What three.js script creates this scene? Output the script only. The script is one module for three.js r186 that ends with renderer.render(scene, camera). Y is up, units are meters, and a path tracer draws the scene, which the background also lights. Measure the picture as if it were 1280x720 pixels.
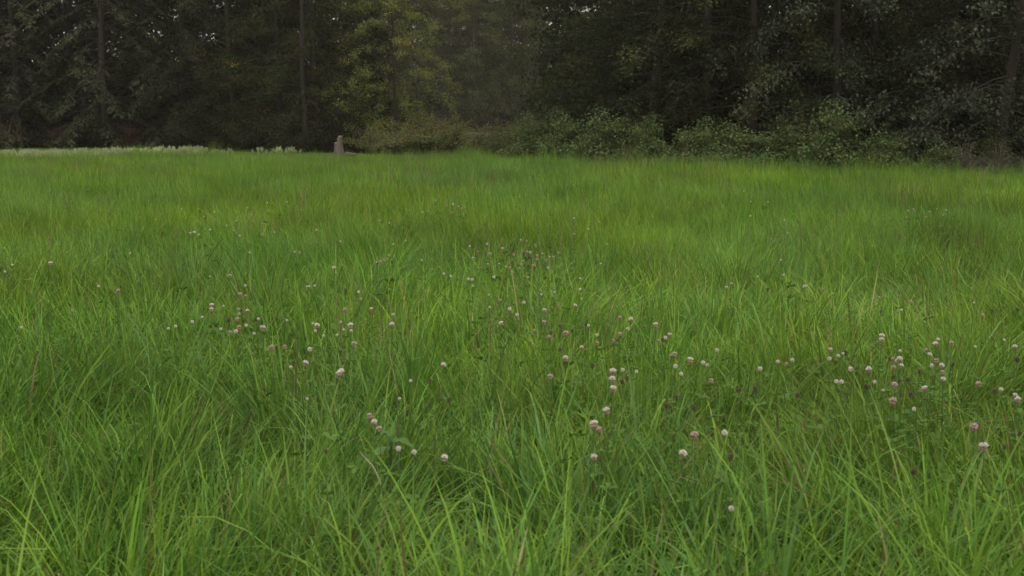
import * as THREE from 'three';
import { ImprovedNoise } from 'three/addons/math/ImprovedNoise.js';

// ───────────────────────── camera, sky, sun, exposure
const scene = new THREE.Scene();
const camera = new THREE.PerspectiveCamera(26.99, 16 / 9, 0.1, 900);
camera.position.set(0, 1.16, 0);
camera.rotation.set(-0.1391, 0, 0);
camera.focus = 7; camera.userData.fStop = 8;

function overcastSky() {                                  // an even cloud sheet, brighter overhead than at the horizon
  const W = 128, H = 64, d = new Float32Array(W * H * 4);
  for (let y = 0; y < H; y++) {
    const el = ((y + 0.5) / H - 0.5) * Math.PI, s = Math.max(0, Math.sin(el));
    const L = (1 + 1.4 * s) / 2.4;
    for (let x = 0; x < W; x++) d.set([1.02 * L, 1.0 * L, 0.95 * L, 1], (y * W + x) * 4);
  }
  const t = new THREE.DataTexture(d, W, H, THREE.RGBAFormat, THREE.FloatType);
  t.mapping = THREE.EquirectangularReflectionMapping; t.magFilter = THREE.LinearFilter; t.minFilter = THREE.LinearFilter; t.needsUpdate = true;
  return t;
}
const skyTexture = overcastSky();
scene.background = skyTexture; scene.environment = skyTexture;
const sun = new THREE.DirectionalLight(0xfff3e2, 1.2);
sun.position.set(30, 85, 25);
sun.castShadow = true; sun.shadow.radius = 50;
sun.shadow.camera.left = sun.shadow.camera.bottom = -90; sun.shadow.camera.right = sun.shadow.camera.top = 90; sun.shadow.camera.far = 300;
sun.shadow.mapSize.set(2048, 2048);
scene.add(sun);
const EXPOSURE = 1.78;

// ───────────────────────── helpers
function rngOf(a) { return () => { a = (a + 0x6d2b79f5) | 0; let t = Math.imul(a ^ (a >>> 15), 1 | a); t = (t + Math.imul(t ^ (t >>> 7), 61 | t)) ^ t; return ((t ^ (t >>> 14)) >>> 0) / 4294967296; }; }
const noise = new ImprovedNoise();
const N2 = (x, z, s = 1, o = 0) => noise.noise(x * s + o * 17.3, o * 5.7 + 0.37, z * s - o * 9.1);       // about -0.7 .. 0.7
const fbm = (x, z, s, o = 0) => N2(x, z, s, o) + 0.5 * N2(x, z, s * 2.1, o + 3) + 0.25 * N2(x, z, s * 4.3, o + 7);
const ground = (x, z) => 0.035 * Math.sin(0.35 * x + 0.6) * Math.cos(0.28 * z) + 0.02 * Math.sin(0.9 * x - 0.5 * z);
const lerp = (a, b, t) => a + (b - a) * t, clamp = (v, a, b) => Math.min(b, Math.max(a, v));
const V = (x, y, z) => new THREE.Vector3(x, y, z);
const gauss = (r) => (r() + r() + r() + r() - 2) * 1.0;    // sd about 0.58
const taken = {};
function numbered(n) { const k = taken[n] = (taken[n] ?? -1) + 1; return k ? n + '_' + String(k).padStart(3, '0') : n; }

class Shape {                                             // collects triangles with vertex colours
  constructor() { this.p = []; this.c = []; this.i = []; this.n = 0; }
  v(x, y, z, c) { this.p.push(x, y, z); this.c.push(c[0], c[1], c[2]); return this.n++; }
  t(a, b, c) { this.i.push(a, b, c); }
  geometry(smooth) {
    const g = new THREE.BufferGeometry();
    g.setAttribute('position', new THREE.Float32BufferAttribute(this.p, 3));
    g.setAttribute('color', new THREE.Float32BufferAttribute(this.c, 3));
    g.setIndex(this.i);
    if (smooth) g.computeVertexNormals();
    return g;
  }
  // a folded leaf: base point, direction to the tip, face direction, length, width
  leaf(bx, by, bz, dx, dy, dz, ux, uy, uz, L, W, c, fold = 0.18) {
    let sx = dy * uz - dz * uy, sy = dz * ux - dx * uz, sz = dx * uy - dy * ux; const q = 1 / (Math.hypot(sx, sy, sz) || 1); sx *= q; sy *= q; sz *= q;
    const nx = sy * dz - sz * dy, ny = sz * dx - sx * dz, nz = sx * dy - sy * dx, m = 0.45 * L, w = W / 2, f = fold * W;
    const a = this.v(bx, by, bz, c), b = this.v(bx + dx * m + sx * w + nx * f, by + dy * m + sy * w + ny * f, bz + dz * m + sz * w + nz * f, c);
    const t = this.v(bx + dx * L, by + dy * L, bz + dz * L, c), e = this.v(bx + dx * m - sx * w + nx * f, by + dy * m - sy * w + ny * f, bz + dz * m - sz * w + nz * f, c);
    this.t(a, b, t); this.t(a, t, e);
  }
  // a tapered tube along points (Vector3), radii per point
  tube(pts, radii, sides, color, wob = 0) {
    const rings = [], side = V(1, 0, 0), up = V(0, 0, 1), dir = V(0, 1, 0);
    for (let k = 0; k < pts.length; k++) {
      dir.subVectors(pts[Math.min(k + 1, pts.length - 1)], pts[Math.max(k - 1, 0)]).normalize();
      side.set(0.31, 0.11, 0.94).cross(dir).normalize(); up.crossVectors(dir, side);
      const ring = [];
      for (let s = 0; s < sides; s++) {
        const a = (s / sides) * Math.PI * 2, r = radii[k] * (1 + (wob ? wob * noise.noise(Math.cos(a) * 2.2, k * 0.9, Math.sin(a) * 2.2 + pts[k].y) : 0));
        const q = pts[k], col = typeof color === 'function' ? color(a, k, q) : color;
        ring.push(this.v(q.x + (side.x * Math.cos(a) + up.x * Math.sin(a)) * r, q.y + (side.y * Math.cos(a) + up.y * Math.sin(a)) * r, q.z + (side.z * Math.cos(a) + up.z * Math.sin(a)) * r, col));
      }
      rings.push(ring);
    }
    for (let k = 0; k + 1 < rings.length; k++) for (let s = 0; s < sides; s++) {
      const a = rings[k][s], b = rings[k][(s + 1) % sides], c = rings[k + 1][s], d = rings[k + 1][(s + 1) % sides];
      this.t(a, b, d); this.t(a, d, c);
    }
  }
}
function mesh(name, geometry, material, parent) {
  const m = new THREE.Mesh(geometry, material); m.name = parent === scene ? numbered(name) : name; m.castShadow = m.receiveShadow = true; parent.add(m); return m;
}
function thing(name, label, category, group) {
  const o = new THREE.Group(); o.name = numbered(name); o.userData = { label, category }; if (group) o.userData.group = group; scene.add(o); return o;
}
function copyOf(o, label, group) {
  const c = o.clone(); c.name = numbered(o.name.replace(/_\d{3}$/, '')); c.userData = { label, category: o.userData.category }; if (group) c.userData.group = group; scene.add(c); return c;
}
const leafMaterial = (coat, through = 0.35) => new THREE.MeshPhysicalMaterial({ vertexColors: true, roughness: 1, transmission: through, thickness: 0, ior: 1.4, clearcoat: coat, clearcoatRoughness: 0.42, specularIntensity: 0.15, side: THREE.DoubleSide });
const M = {
  grass: leafMaterial(0.18, 0.3), leaf: leafMaterial(0.08), glossyLeaf: leafMaterial(0.35, 0.25), needle: leafMaterial(0.05, 0.2),
  bark: new THREE.MeshStandardMaterial({ vertexColors: true, roughness: 0.95 }),
  petal: new THREE.MeshPhysicalMaterial({ vertexColors: true, roughness: 1, transmission: 0.3, thickness: 0, side: THREE.DoubleSide }),
};

// ───────────────────────── ground
const fieldEdge = [[-60, 33], [-14, 33], [-6, 32.2], [-4.2, 31.6], [-1.8, 32.2], [-0.5, 30.5], [1.1, 27.9], [2.5, 26], [5.6, 23.7], [9.3, 22], [14, 21], [60, 18]];
function edgeAt(x) { for (let k = 1; k < fieldEdge.length; k++) if (x < fieldEdge[k][0]) { const a = fieldEdge[k - 1], b = fieldEdge[k]; return lerp(a[1], b[1], (x - a[0]) / (b[0] - a[0])); } return 18; }
{
  const g = new THREE.PlaneGeometry(800, 800, 260, 260); g.rotateX(-Math.PI / 2);
  const p = g.attributes.position, col = [];
  for (let k = 0; k < p.count; k++) {
    let x = p.getX(k), z = p.getZ(k); const r = Math.hypot(x, z) / 400, s = 0.09 + 0.91 * Math.min(1, r * r);
    x *= s; z = z * s - 20 * (1 - Math.min(1, r)); p.setXYZ(k, x, ground(x, z) * clamp(2 - Math.hypot(x, z) / 60, 0, 1), z);
    const q = 0.75 + 0.35 * fbm(x, z, 1.7, 2), wood = -z > edgeAt(x) + 1 ? 1 : 0;
    col.push(...(wood ? [0.045 * q, 0.036 * q, 0.02 * q] : [0.052 * q, 0.05 * q, 0.022 * q]));
  }
  g.setAttribute('color', new THREE.Float32BufferAttribute(col, 3)); g.computeVertexNormals();
  const m = mesh('ground', g, new THREE.MeshStandardMaterial({ vertexColors: true, roughness: 1 }), scene); m.userData.kind = 'structure';
}

// ───────────────────────── grass
const green = [[0.118, 0.23, 0.02], [0.142, 0.245, 0.02], [0.098, 0.205, 0.022], [0.156, 0.258, 0.022], [0.082, 0.185, 0.028], [0.112, 0.212, 0.04], [0.14, 0.21, 0.03]];
const straw = [0.3, 0.24, 0.1], rusty = [0.17, 0.13, 0.05];
// one blade rooted at x, y, z; (tx, tz) is the push of the wind and weight on it, tone a tint
function blade(s, r, x, y, z, az, o, h, tx, tz, tone) {
  const L = lerp(o.len[0], o.len[1], Math.pow(r(), 0.8)) * h, w = lerp(o.width[0], o.width[1], r() * r()) * 0.5, seg = o.seg;
  let th = 0.03 + r() * o.lean; const bend = lerp(o.bend[0], o.bend[1], Math.pow(r(), 1.5)) / seg, kink = r() < 0.07 ? 1 + Math.floor(r() * (seg - 1)) : -1;
  const cx = Math.cos(az), cz = Math.sin(az), tw = (r() - 0.5) * 1.6, pick = r(), base = pick < 0.008 ? straw : pick < 0.032 ? rusty : green[Math.floor(r() * green.length)], j = 0.82 + 0.36 * r();
  const c = [base[0] * j * tone[0], base[1] * j * tone[1], base[2] * j * tone[2]];
  let last = null;
  for (let k = 0; k <= seg; k++) {
    const t = k / seg, ww = w * (t < 0.25 ? 0.6 + 1.6 * t : 1) * (1 - Math.pow(t, 2.6)) + 0.0002, a = az + Math.PI / 2 + tw * t, sx = Math.cos(a) * ww, sz = Math.sin(a) * ww;
    let row;
    if (k === seg) row = [s.v(x, y, z, c)];
    else if (o.crease) { const q = ww * 0.45; row = [s.v(x + sx, y, z + sz, c), s.v(x + Math.cos(th) * cx * q, y - Math.sin(th) * q, z + Math.cos(th) * cz * q, c), s.v(x - sx, y, z - sz, c)]; }
    else row = [s.v(x + sx, y, z + sz, c), s.v(x - sx, y, z - sz, c)];
    if (last) for (let q = 0; q + 1 < last.length; q++) { if (row.length === 1) s.t(last[q], last[q + 1], row[0]); else { s.t(last[q], last[q + 1], row[q + 1]); s.t(last[q], row[q + 1], row[q]); } }
    last = row;
    const st = L / seg; let dx = Math.sin(th) * cx + tx * (0.4 + t), dz = Math.sin(th) * cz + tz * (0.4 + t), dy = Math.cos(th); const q = st / Math.hypot(dx, dy, dz);
    x += dx * q; z += dz * q; y += dy * q;
    th += bend * (0.4 + 1.2 * t); if (k === kink) th += 0.5 + r() * 0.8; th = Math.min(th, 2.7);
  }
}
const fine = { len: [0.15, 0.4], width: [0.0036, 0.0084], seg: 5, lean: 0.6, bend: [0.1, 2.5], crease: true };
const broad = { len: [0.22, 0.46], width: [0.006, 0.012], seg: 6, lean: 0.62, bend: [0.2, 2.4], crease: true };
const plain = { ...fine, crease: false }, mid = { ...fine, crease: false, seg: 4, width: [0.003, 0.0068] }, far = { ...mid, seg: 3, width: [0.0045, 0.0095] };
// how tall the sward stands: tussocks and hollows
const swardHeight = (x, z) => clamp(0.95 + 0.36 * fbm(x, z, 0.6, 1) + 0.6 * N2(x, z, 2.2, 4) + 0.45 * N2(x, z, 5.5, 14), 0.3, 1.5);
const windX = (x, z) => N2(x, z, 0.45, 21) * 0.6 + N2(x, z, 2.1, 22) * 0.9, windZ = (x, z) => N2(x, z, 0.45, 23) * 0.6 + N2(x, z, 2.1, 24) * 0.9;
function swardTone(x, z, r) {
  const a = fbm(x, z, 0.2, 5), b = fbm(x, z, 1.1, 8), j = 0.84 + 0.32 * r();
  const c = N2(x, z, 0.35, 33), l = clamp(1 + 0.42 * N2(x, z, 0.5, 35) + 0.3 * N2(x, z, 2.6, 36), 0.6, 1.35);
  return [clamp(1 + 0.16 * a + 0.2 * b + 0.14 * c, 0.5, 1.7) * j * l, clamp(1 + 0.06 * a + 0.08 * b, 0.65, 1.4) * j * l, clamp(1 - 0.3 * a + 0.5 * N2(x, z, 0.8, 13), 0.4, 2.2) * j * l];
}
const meadow = new THREE.Group(); meadow.name = 'meadow_grass'; meadow.userData = { kind: 'stuff', label: 'long green meadow grass filling the field', category: 'grass' }; scene.add(meadow);
const dummy = new THREE.Object3D(), tint = new THREE.Color();
function scatter(seed, d0, d1, density, keep, more = 0) {   // random spots over the part of the field that lies between two distances
  const r = rngOf(seed), out = [], half = (d) => 0.45 * d + 0.8 + more;
  const W = half(d1), n = Math.round((d1 - d0) * 2 * W * density);
  for (let k = 0; k < n; k++) { const z = -lerp(d0, d1, r()), x = (r() * 2 - 1) * W; if (Math.abs(x) < half(-z) && (!keep || keep(x, z, r))) out.push([x, z]); }
  return out;
}
const inField = (x, z, r) => -z < edgeAt(x) + 0.25 * N2(x, z, 1.3, 31) + (r() - 0.5) * 0.5;
function growTufts(name, seed, spots, kindsOf, n) {          // tussocks whose blades fan out from one root
  const r = rngOf(seed), s = new Shape();
  for (const [x, z] of spots) {
    const h = swardHeight(x, z) * (0.85 + 0.3 * r()), tx = windX(x, z) + 0.22 * gauss(r), tz = windZ(x, z) + 0.22 * gauss(r), tone = swardTone(x, z, r), y = ground(x, z) - 0.02;
    const o = kindsOf[r() < 0.26 + 0.35 * N2(x, z, 0.8, 51) ? 1 : 0], m = o === broad ? Math.round(n * 0.55) : n;
    for (let b = 0; b < m; b++) { const a = r() * 6.283, d = 0.05 * Math.sqrt(r()); blade(s, r, x + Math.cos(a) * d, y, z + Math.sin(a) * d, a + gauss(r) * 0.9, o, h, tx, tz, tone); }
  }
  const m = mesh(name, s.geometry(true), M.grass, meadow); m.userData.kind = 'stuff';
}
growTufts('near_grass_blades', 41, scatter(1, 1.3, 4.5, 235, inField), [fine, broad], 16);
growTufts('middle_grass_blades', 42, scatter(2, 4.5, 8, 200, inField), [plain, { ...broad, crease: false, seg: 5 }], 13);
function clump(seed, n, R, o) { const r = rngOf(seed), s = new Shape(); for (let b = 0; b < n; b++) { const a = r() * 6.283, d = R * Math.sqrt(r()) * (0.7 + 0.5 * r()), q = 0.85 + 0.3 * r(); blade(s, r, Math.cos(a) * d, -0.02, Math.sin(a) * d, r() * 6.283, o, 0.85 + 0.3 * r(), 0.25 * N2(a, d, 3, seed), 0.25 * N2(d, a, 3, seed), [q, q, q]); } return s.geometry(true); }
function sow(name, geos, spots, parent, sized, sway) {
  const r = rngOf(77 + spots.length), per = geos.map(() => []), qT = new THREE.Quaternion(), qS = new THREE.Quaternion(), axis = V(1, 0, 0), up = V(0, 1, 0);
  for (const p of spots) per[Math.floor(r() * geos.length)].push(p);
  per.forEach((list, k) => {
    const im = new THREE.InstancedMesh(geos[k], M.grass, list.length); im.name = name + (k ? '_' + String(k).padStart(3, '0') : '');
    list.forEach(([x, z], i) => {
      const h = sized(x, z) * (0.9 + 0.2 * r()); axis.set(windZ(x, z), 0, -windX(x, z)).multiplyScalar(sway); const tilt = Math.min(0.5, axis.length()); axis.normalize();
      qT.setFromAxisAngle(axis, tilt); qS.setFromAxisAngle(up, r() * 6.283); dummy.quaternion.multiplyQuaternions(qT, qS); dummy.position.set(x, ground(x, z), z); dummy.scale.set(1, h, 1); dummy.updateMatrix();
      im.setMatrixAt(i, dummy.matrix); im.setColorAt(i, tint.setRGB(...swardTone(x, z, r)));
    });
    im.castShadow = im.receiveShadow = true; im.userData.kind = 'stuff'; parent.add(im);
  });
}
sow('grass_clumps', [61, 62, 63, 64, 65, 66].map((k) => clump(k, 120, 0.22, mid)), scatter(3, 8, 14, 17, inField), meadow, swardHeight, 0.7);
const beside = (x, z, r) => (-z < 1.3 || Math.abs(x) > -0.45 * z + 0.75) && inField(x, z, r);
sow('outer_grass_clumps', [67, 68, 69].map((k) => clump(k, 130, 0.22, mid)), [...scatter(8, -1, 14, 19, beside, 4), ...scatter(9, 14, 33.5, 6, beside, 4)], meadow, swardHeight, 0.7);
sow('distant_grass_clumps', [71, 72, 73, 74].map((k) => clump(k, 240, 0.4, far)), scatter(4, 14, 33.5, 5.5, inField), meadow, swardHeight, 0.4);
{
  const lawn = new THREE.Group(); lawn.name = 'mown_grass'; lawn.userData = { kind: 'stuff', label: 'short mown grass strip between the meadow and the wood', category: 'grass' }; scene.add(lawn);
  const strip = scatter(6, 30, 49, 6, (x, z, r) => -z > edgeAt(x) - 0.4 && x < 1.5 && -z < 47.5 + N2(x, z, 0.4, 3) * 2);
  sow('short_grass_clumps', [clump(81, 260, 0.45, { ...far, len: [0.05, 0.12], lean: 0.8 })], strip, lawn, () => 1, 0);
}

{
  const rough = new THREE.Group(); rough.name = 'rough_grass'; rough.userData = { kind: 'stuff', label: 'taller rough grass along the foot of the thicket', category: 'grass' }; scene.add(rough);
  const strip = scatter(7, 20, 34, 5, (x, z, r) => { const e = -z - edgeAt(x); return x > -1.5 && e > -0.7 && e < 1.4 && r() < 0.75 - 0.4 * e + 0.6 * N2(x, z, 1.1, 61); });
  sow('rough_grass_clumps', [91, 92].map((k) => clump(k, 110, 0.3, { ...far, len: [0.25, 0.62] })), strip, rough, (x, z) => 0.95 + 0.5 * N2(x, z, 1.4, 62), 0.6);
}

// ───────────────────────── trees and bushes
const shade = (c, r, j = 0.3) => { const q = 1 - j + 2 * j * r(), h = (r() - 0.5) * 0.2; return [c[0] * q * (1 + h), c[1] * q, c[2] * q * (1 - h)]; };
const barkTone = (c) => (a, k, q) => { const n = 0.8 + 0.5 * noise.noise(Math.cos(a) * 3, q.y * 2.3, Math.sin(a) * 3 + q.x); return [c[0] * n, c[1] * n, c[2] * n]; };
function leafSpray(s, r, at, dir, n, spread, size, palette, hang, droop) {
  const base = palette[Math.floor(r() * palette.length)];
  for (let k = 0; k < n; k++) {
    const x = at.x + gauss(r) * spread, y = at.y + gauss(r) * spread * 0.62 - r() * hang, z = at.z + gauss(r) * spread;
    const a = r() * 6.283, e = -0.15 - r() * droop; const ce = Math.cos(e);
    const dx = Math.cos(a) * ce * 0.8 + dir.x * 0.35, dy = Math.sin(e), dz = Math.sin(a) * ce * 0.8 + dir.z * 0.35, q = 1 / Math.hypot(dx, dy, dz);
    const L = size * (0.7 + 0.6 * r());
    s.leaf(x, y, z, dx * q, dy * q, dz * q, (r() - 0.5) * 1.1, 1, (r() - 0.5) * 1.1, L, L * 0.66, shade(base, r));
  }
}
function broadleaf(seed, o) {
  const r = rngOf(seed), wood = new Shape(), crown = new Shape(), { H, R, base } = o;
  const pts = [], rad = [], bx = (r() - 0.5) * (o.bow ?? 0.8), bz = (r() - 0.5) * 0.6;
  for (let k = 0; k <= 14; k++) { const t = k / 14; pts.push(V(bx * Math.sin(t * 2.6) + 0.1 * noise.noise(t * 6, seed, 0), t * H - 0.15, bz * Math.sin(t * 2.2) + 0.1 * noise.noise(0, seed, t * 6))); rad.push(o.r0 * (1 - 0.9 * t) * (k === 0 ? 1.35 : 1)); }
  wood.tube(pts, rad, 9, barkTone(o.bark), 0.15);
  const at = (h) => { const f = clamp(h / H, 0, 0.999) * 14, k = Math.floor(f); return pts[k].clone().lerp(pts[k + 1], f - k); };
  const sprays = [];
  for (let k = 0; k < o.limbs; k++) {
    const t = (k + r()) / o.limbs, h = lerp(base, H * 0.97, Math.pow(t, o.low ?? 1.35)), az = k * 2.4 + r() * 0.9, prof = Math.pow(Math.sin(Math.PI * clamp(0.18 + 0.8 * (h / H), 0, 1)), 0.7);
    const Lm = R * prof * (0.65 + 0.5 * r()), rise = lerp(-0.1, 0.9, h / H) + (r() - 0.4) * 0.5, p = [], q = []; const start = at(h);
    for (let m = 0; m <= 6; m++) { const u = m / 6; p.push(V(start.x + Math.cos(az + 0.3 * u) * Lm * u, start.y + rise * Lm * u - 0.55 * Lm * u * u + 0.1 * gauss(r) * u, start.z + Math.sin(az + 0.3 * u) * Lm * u)); q.push(Math.max(0.005, o.r0 * 0.19 * (1 - h / H * 0.7) * (1 - 0.92 * u))); }
    wood.tube(p, q, 5, barkTone(o.bark));
    for (let m = 1; m <= o.twigs; m++) {
      const u = 0.22 + 0.78 * (m / o.twigs) * (0.8 + 0.2 * r()), f = Math.min(5.99, u * 6), kk = Math.floor(f), a = p[kk].clone().lerp(p[kk + 1], f - kk), ta = az + (r() - 0.5) * 2.6, tl = (0.35 + 0.6 * r()) * (1.2 - 0.5 * u);
      const e = V(a.x + Math.cos(ta) * tl, a.y + (r() - 0.45) * 0.6 * tl, a.z + Math.sin(ta) * tl), mid = a.clone().lerp(e, 0.5); mid.y += 0.05;
      wood.tube([a, mid, e], [0.012, 0.008, 0.003], 3, o.bark);
      sprays.push([e, V(Math.cos(ta), 0, Math.sin(ta))], [mid, V(Math.cos(ta), 0, Math.sin(ta))]);
    }
    sprays.push([p[6], V(Math.cos(az), 0, Math.sin(az))]);
  }
  const each = o.leaves / sprays.length;
  for (const [e, d] of sprays) leafSpray(crown, r, e, d, Math.round(each * (0.4 + 1.2 * r())), o.spread, o.leaf, r() < (o.turning ?? 0) ? o.autumn : o.palette, 0.15, o.droop ?? 0.8);
  return { wood: wood.geometry(true), crown: crown.geometry(false) };
}
function conifer(seed, o) {
  const r = rngOf(seed), wood = new Shape(), crown = new Shape(), { H, R, base } = o;
  const pts = [], rad = []; for (let k = 0; k <= 12; k++) { const t = k / 12; pts.push(V(0.12 * noise.noise(t * 4, seed, 0), t * H - 0.15, 0.12 * noise.noise(0, seed, t * 4))); rad.push(o.r0 * (1 - 0.95 * t) * (k === 0 ? 1.3 : 1)); }
  wood.tube(pts, rad, 9, barkTone(o.bark), 0.15);
  const n = o.boughs;
  for (let k = 0; k < n; k++) {
    const t = (k + r()) / n, h = lerp(base, H * 0.985, Math.pow(t, 1.15)), az = k * 2.4 + r(), Lm = R * Math.pow(1 - h / H, 0.75) * (0.6 + 0.55 * r()) + 0.25, p = [], q = [];
    for (let m = 0; m <= 6; m++) { const u = m / 6; p.push(V(Math.cos(az) * Lm * u, h + 0.12 * Lm * u - 0.5 * Lm * u * u * (0.6 + 0.6 * o.sag), Math.sin(az) * Lm * u)); q.push(Math.max(0.004, 0.028 * (1 - u))); }
    wood.tube(p, q, 4, o.bark);
    const sprigs = Math.round(o.sprigs * (0.4 + 0.6 * Lm / R)), tone = o.palette[Math.floor(r() * o.palette.length)], sx = -Math.sin(az), sz = Math.cos(az);
    for (let m = 0; m < sprigs; m++) {
      const u = 0.1 + 0.9 * Math.sqrt(r()), f = Math.min(5.99, u * 6), kk = Math.floor(f), a = p[kk].clone().lerp(p[kk + 1], f - kk), sd = r() < 0.5 ? -1 : 1, tl = (0.2 + 0.55 * r()) * (1.15 - 0.8 * u);
      const dx = sx * sd * 0.8 + Math.cos(az) * 0.55, dz = sz * sd * 0.8 + Math.sin(az) * 0.55, dy = -0.25 - o.sag * 0.5 * r();
      for (let w = 0; w < 5; w++) {
        const v = (w + r()) / 5 * tl, x = a.x + dx * v + gauss(r) * 0.02, y = a.y + dy * v - 0.2 * v * v, z = a.z + dz * v + gauss(r) * 0.02, sa = (r() - 0.5) * 2.2, ex = dx * Math.cos(sa) - dz * Math.sin(sa), ez = dx * Math.sin(sa) + dz * Math.cos(sa), ey = dy - r() * 0.5 * o.sag, g = 1 / Math.hypot(ex, ey, ez);
        crown.leaf(x, y, z, ex * g, ey * g, ez * g, (r() - 0.5) * 0.8, 1, (r() - 0.5) * 0.8, 0.1 + 0.12 * r(), 0.03 + 0.025 * r(), shade(tone, r), 0.1);
      }
    }
  }
  return { wood: wood.geometry(true), crown: crown.geometry(false) };
}
function bush(seed, o) {
  const r = rngOf(seed), wood = new Shape(), crown = new Shape(), sprays = [];
  for (let k = 0; k < o.stems; k++) {
    const az = r() * 6.283, out = o.R * (0.2 + 0.8 * r()), h = o.H * (0.35 + 0.8 * r() * r() + 0.15 * r()) * (1 - 0.3 * out / o.R), p = [], q = [];
    for (let m = 0; m <= 5; m++) { const u = m / 5; p.push(V(Math.cos(az) * out * Math.pow(u, 1.3) + 0.03 * gauss(r), h * Math.sin(u * 1.75) - 0.03, Math.sin(az) * out * Math.pow(u, 1.3) + 0.03 * gauss(r))); q.push(0.011 * (1 - 0.85 * u)); }
    wood.tube(p, q, 4, o.bark);
    for (let m = 1; m <= 5; m++) for (let w = 0; w < 2; w++) { const a = r() * 6.283, e = p[m].clone().add(V(Math.cos(a) * 0.16 * r(), (r() - 0.3) * 0.14, Math.sin(a) * 0.16 * r())); sprays.push([e, V(Math.cos(a), 0, Math.sin(a))]); }
  }
  const each = o.leaves / sprays.length;
  for (const [e, d] of sprays) leafSpray(crown, r, e, d, Math.round(each * (0.3 + 1.4 * r())), o.spread, o.leaf, o.palette, 0.06, o.droop ?? 0.7);
  return { wood: wood.geometry(true), crown: crown.geometry(false) };
}
const bark = { dark: [0.038, 0.03, 0.022], grey: [0.075, 0.063, 0.05], brown: [0.038, 0.03, 0.022] };
const P = {
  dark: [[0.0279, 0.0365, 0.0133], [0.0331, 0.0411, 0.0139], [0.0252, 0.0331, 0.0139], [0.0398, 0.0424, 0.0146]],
  olive: [[0.0544, 0.0704, 0.0208], [0.064, 0.076, 0.0224], [0.0464, 0.0624, 0.02], [0.0736, 0.08, 0.024]],
  bright: [[0.1477, 0.1807, 0.046], [0.1697, 0.1949, 0.0492], [0.126, 0.1642, 0.0438], [0.1915, 0.1915, 0.0548]],
  yellow: [[0.28, 0.2, 0.035], [0.24, 0.18, 0.03]],
  grey: [[0.0408, 0.051, 0.0245], [0.0476, 0.0558, 0.0286], [0.034, 0.0442, 0.0204]],
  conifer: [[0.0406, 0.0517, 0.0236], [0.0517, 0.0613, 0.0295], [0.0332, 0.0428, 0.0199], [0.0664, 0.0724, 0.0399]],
  bush: [[0.0954, 0.1461, 0.0406], [0.0699, 0.1143, 0.0355], [0.1143, 0.1589, 0.0483], [0.0762, 0.1143, 0.0432], [0.1398, 0.1461, 0.0572]],
  bracken: [[0.13, 0.15, 0.05], [0.15, 0.135, 0.055], [0.11, 0.145, 0.045], [0.16, 0.135, 0.065], [0.125, 0.155, 0.05]],
  rust: [[0.075, 0.035, 0.025], [0.09, 0.045, 0.03], [0.06, 0.045, 0.025]],
  deadweed: [[0.0975, 0.0863, 0.0638], [0.0825, 0.0713, 0.0525], [0.1125, 0.0975, 0.075]],
};
const kinds = {
  alder: () => broadleaf(101, { H: 17, R: 3.6, base: 2.2, r0: 0.13, limbs: 54, twigs: 7, leaves: 30000, leaf: 0.09, spread: 0.3, palette: P.dark, bark: bark.grey, bow: 1.2 }),
  edge: () => broadleaf(102, { H: 15, R: 3.8, base: 0.7, r0: 0.11, limbs: 58, twigs: 7, leaves: 30000, leaf: 0.095, spread: 0.28, palette: P.olive, bark: bark.brown, low: 1.8 }),
  maple: () => broadleaf(103, { H: 14, R: 3.3, base: 0.6, r0: 0.1, limbs: 64, twigs: 7, leaves: 32000, leaf: 0.095, spread: 0.24, palette: P.bright, autumn: P.yellow, turning: 0.02, bark: bark.brown, low: 1.8 }),
  cottonwood: () => broadleaf(104, { H: 16, R: 4.6, base: 1.5, r0: 0.12, limbs: 60, twigs: 8, leaves: 30000, leaf: 0.095, spread: 0.27, palette: P.grey, autumn: P.yellow, turning: 0.0, bark: bark.brown, low: 1.5, droop: 1.1 }),
  oak: () => broadleaf(105, { H: 15, R: 3.9, base: 0.5, r0: 0.11, limbs: 60, twigs: 7, leaves: 30000, leaf: 0.095, spread: 0.3, palette: P.dark, autumn: P.yellow, turning: 0.012, bark: bark.dark, low: 1.8 }),
  hemlock: () => conifer(106, { H: 20, R: 3.4, base: 0.7, r0: 0.15, boughs: 150, sprigs: 52, sag: 0.8, palette: P.conifer, bark: bark.dark }),
  fir: () => conifer(107, { H: 22, R: 3.0, base: 1.2, r0: 0.16, boughs: 130, sprigs: 50, sag: 0.5, palette: P.conifer, bark: bark.dark }),
  far: () => broadleaf(110, { H: 17, R: 2.9, base: 0.4, r0: 0.12, limbs: 64, twigs: 7, leaves: 20000, leaf: 0.16, spread: 0.34, palette: P.olive, bark: bark.brown, low: 1.5 }),
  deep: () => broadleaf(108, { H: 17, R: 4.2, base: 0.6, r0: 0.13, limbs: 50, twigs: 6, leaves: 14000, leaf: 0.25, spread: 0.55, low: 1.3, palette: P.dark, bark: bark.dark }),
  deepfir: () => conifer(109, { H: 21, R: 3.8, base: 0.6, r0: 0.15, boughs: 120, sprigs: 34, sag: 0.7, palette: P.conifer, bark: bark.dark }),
};
const built = {};
function plantTree(kind, name, label, x, z, turn, size, group) {
  let t;
  if (!built[kind]) {
    const g = kinds[kind](); t = built[kind] = thing(name, label, 'tree', group);
    mesh('trunk', g.wood, M.bark, t); mesh('crown', g.crown, kind === 'cottonwood' ? M.glossyLeaf : /hemlock|fir/.test(kind) ? M.needle : M.leaf, t);
  } else t = copyOf(built[kind], label, group), t.name = numbered(name);
  t.position.set(x, ground(x, z) * 0.5, z); t.rotation.y = turn; t.scale.setScalar(size);
  return t;
}
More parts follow.
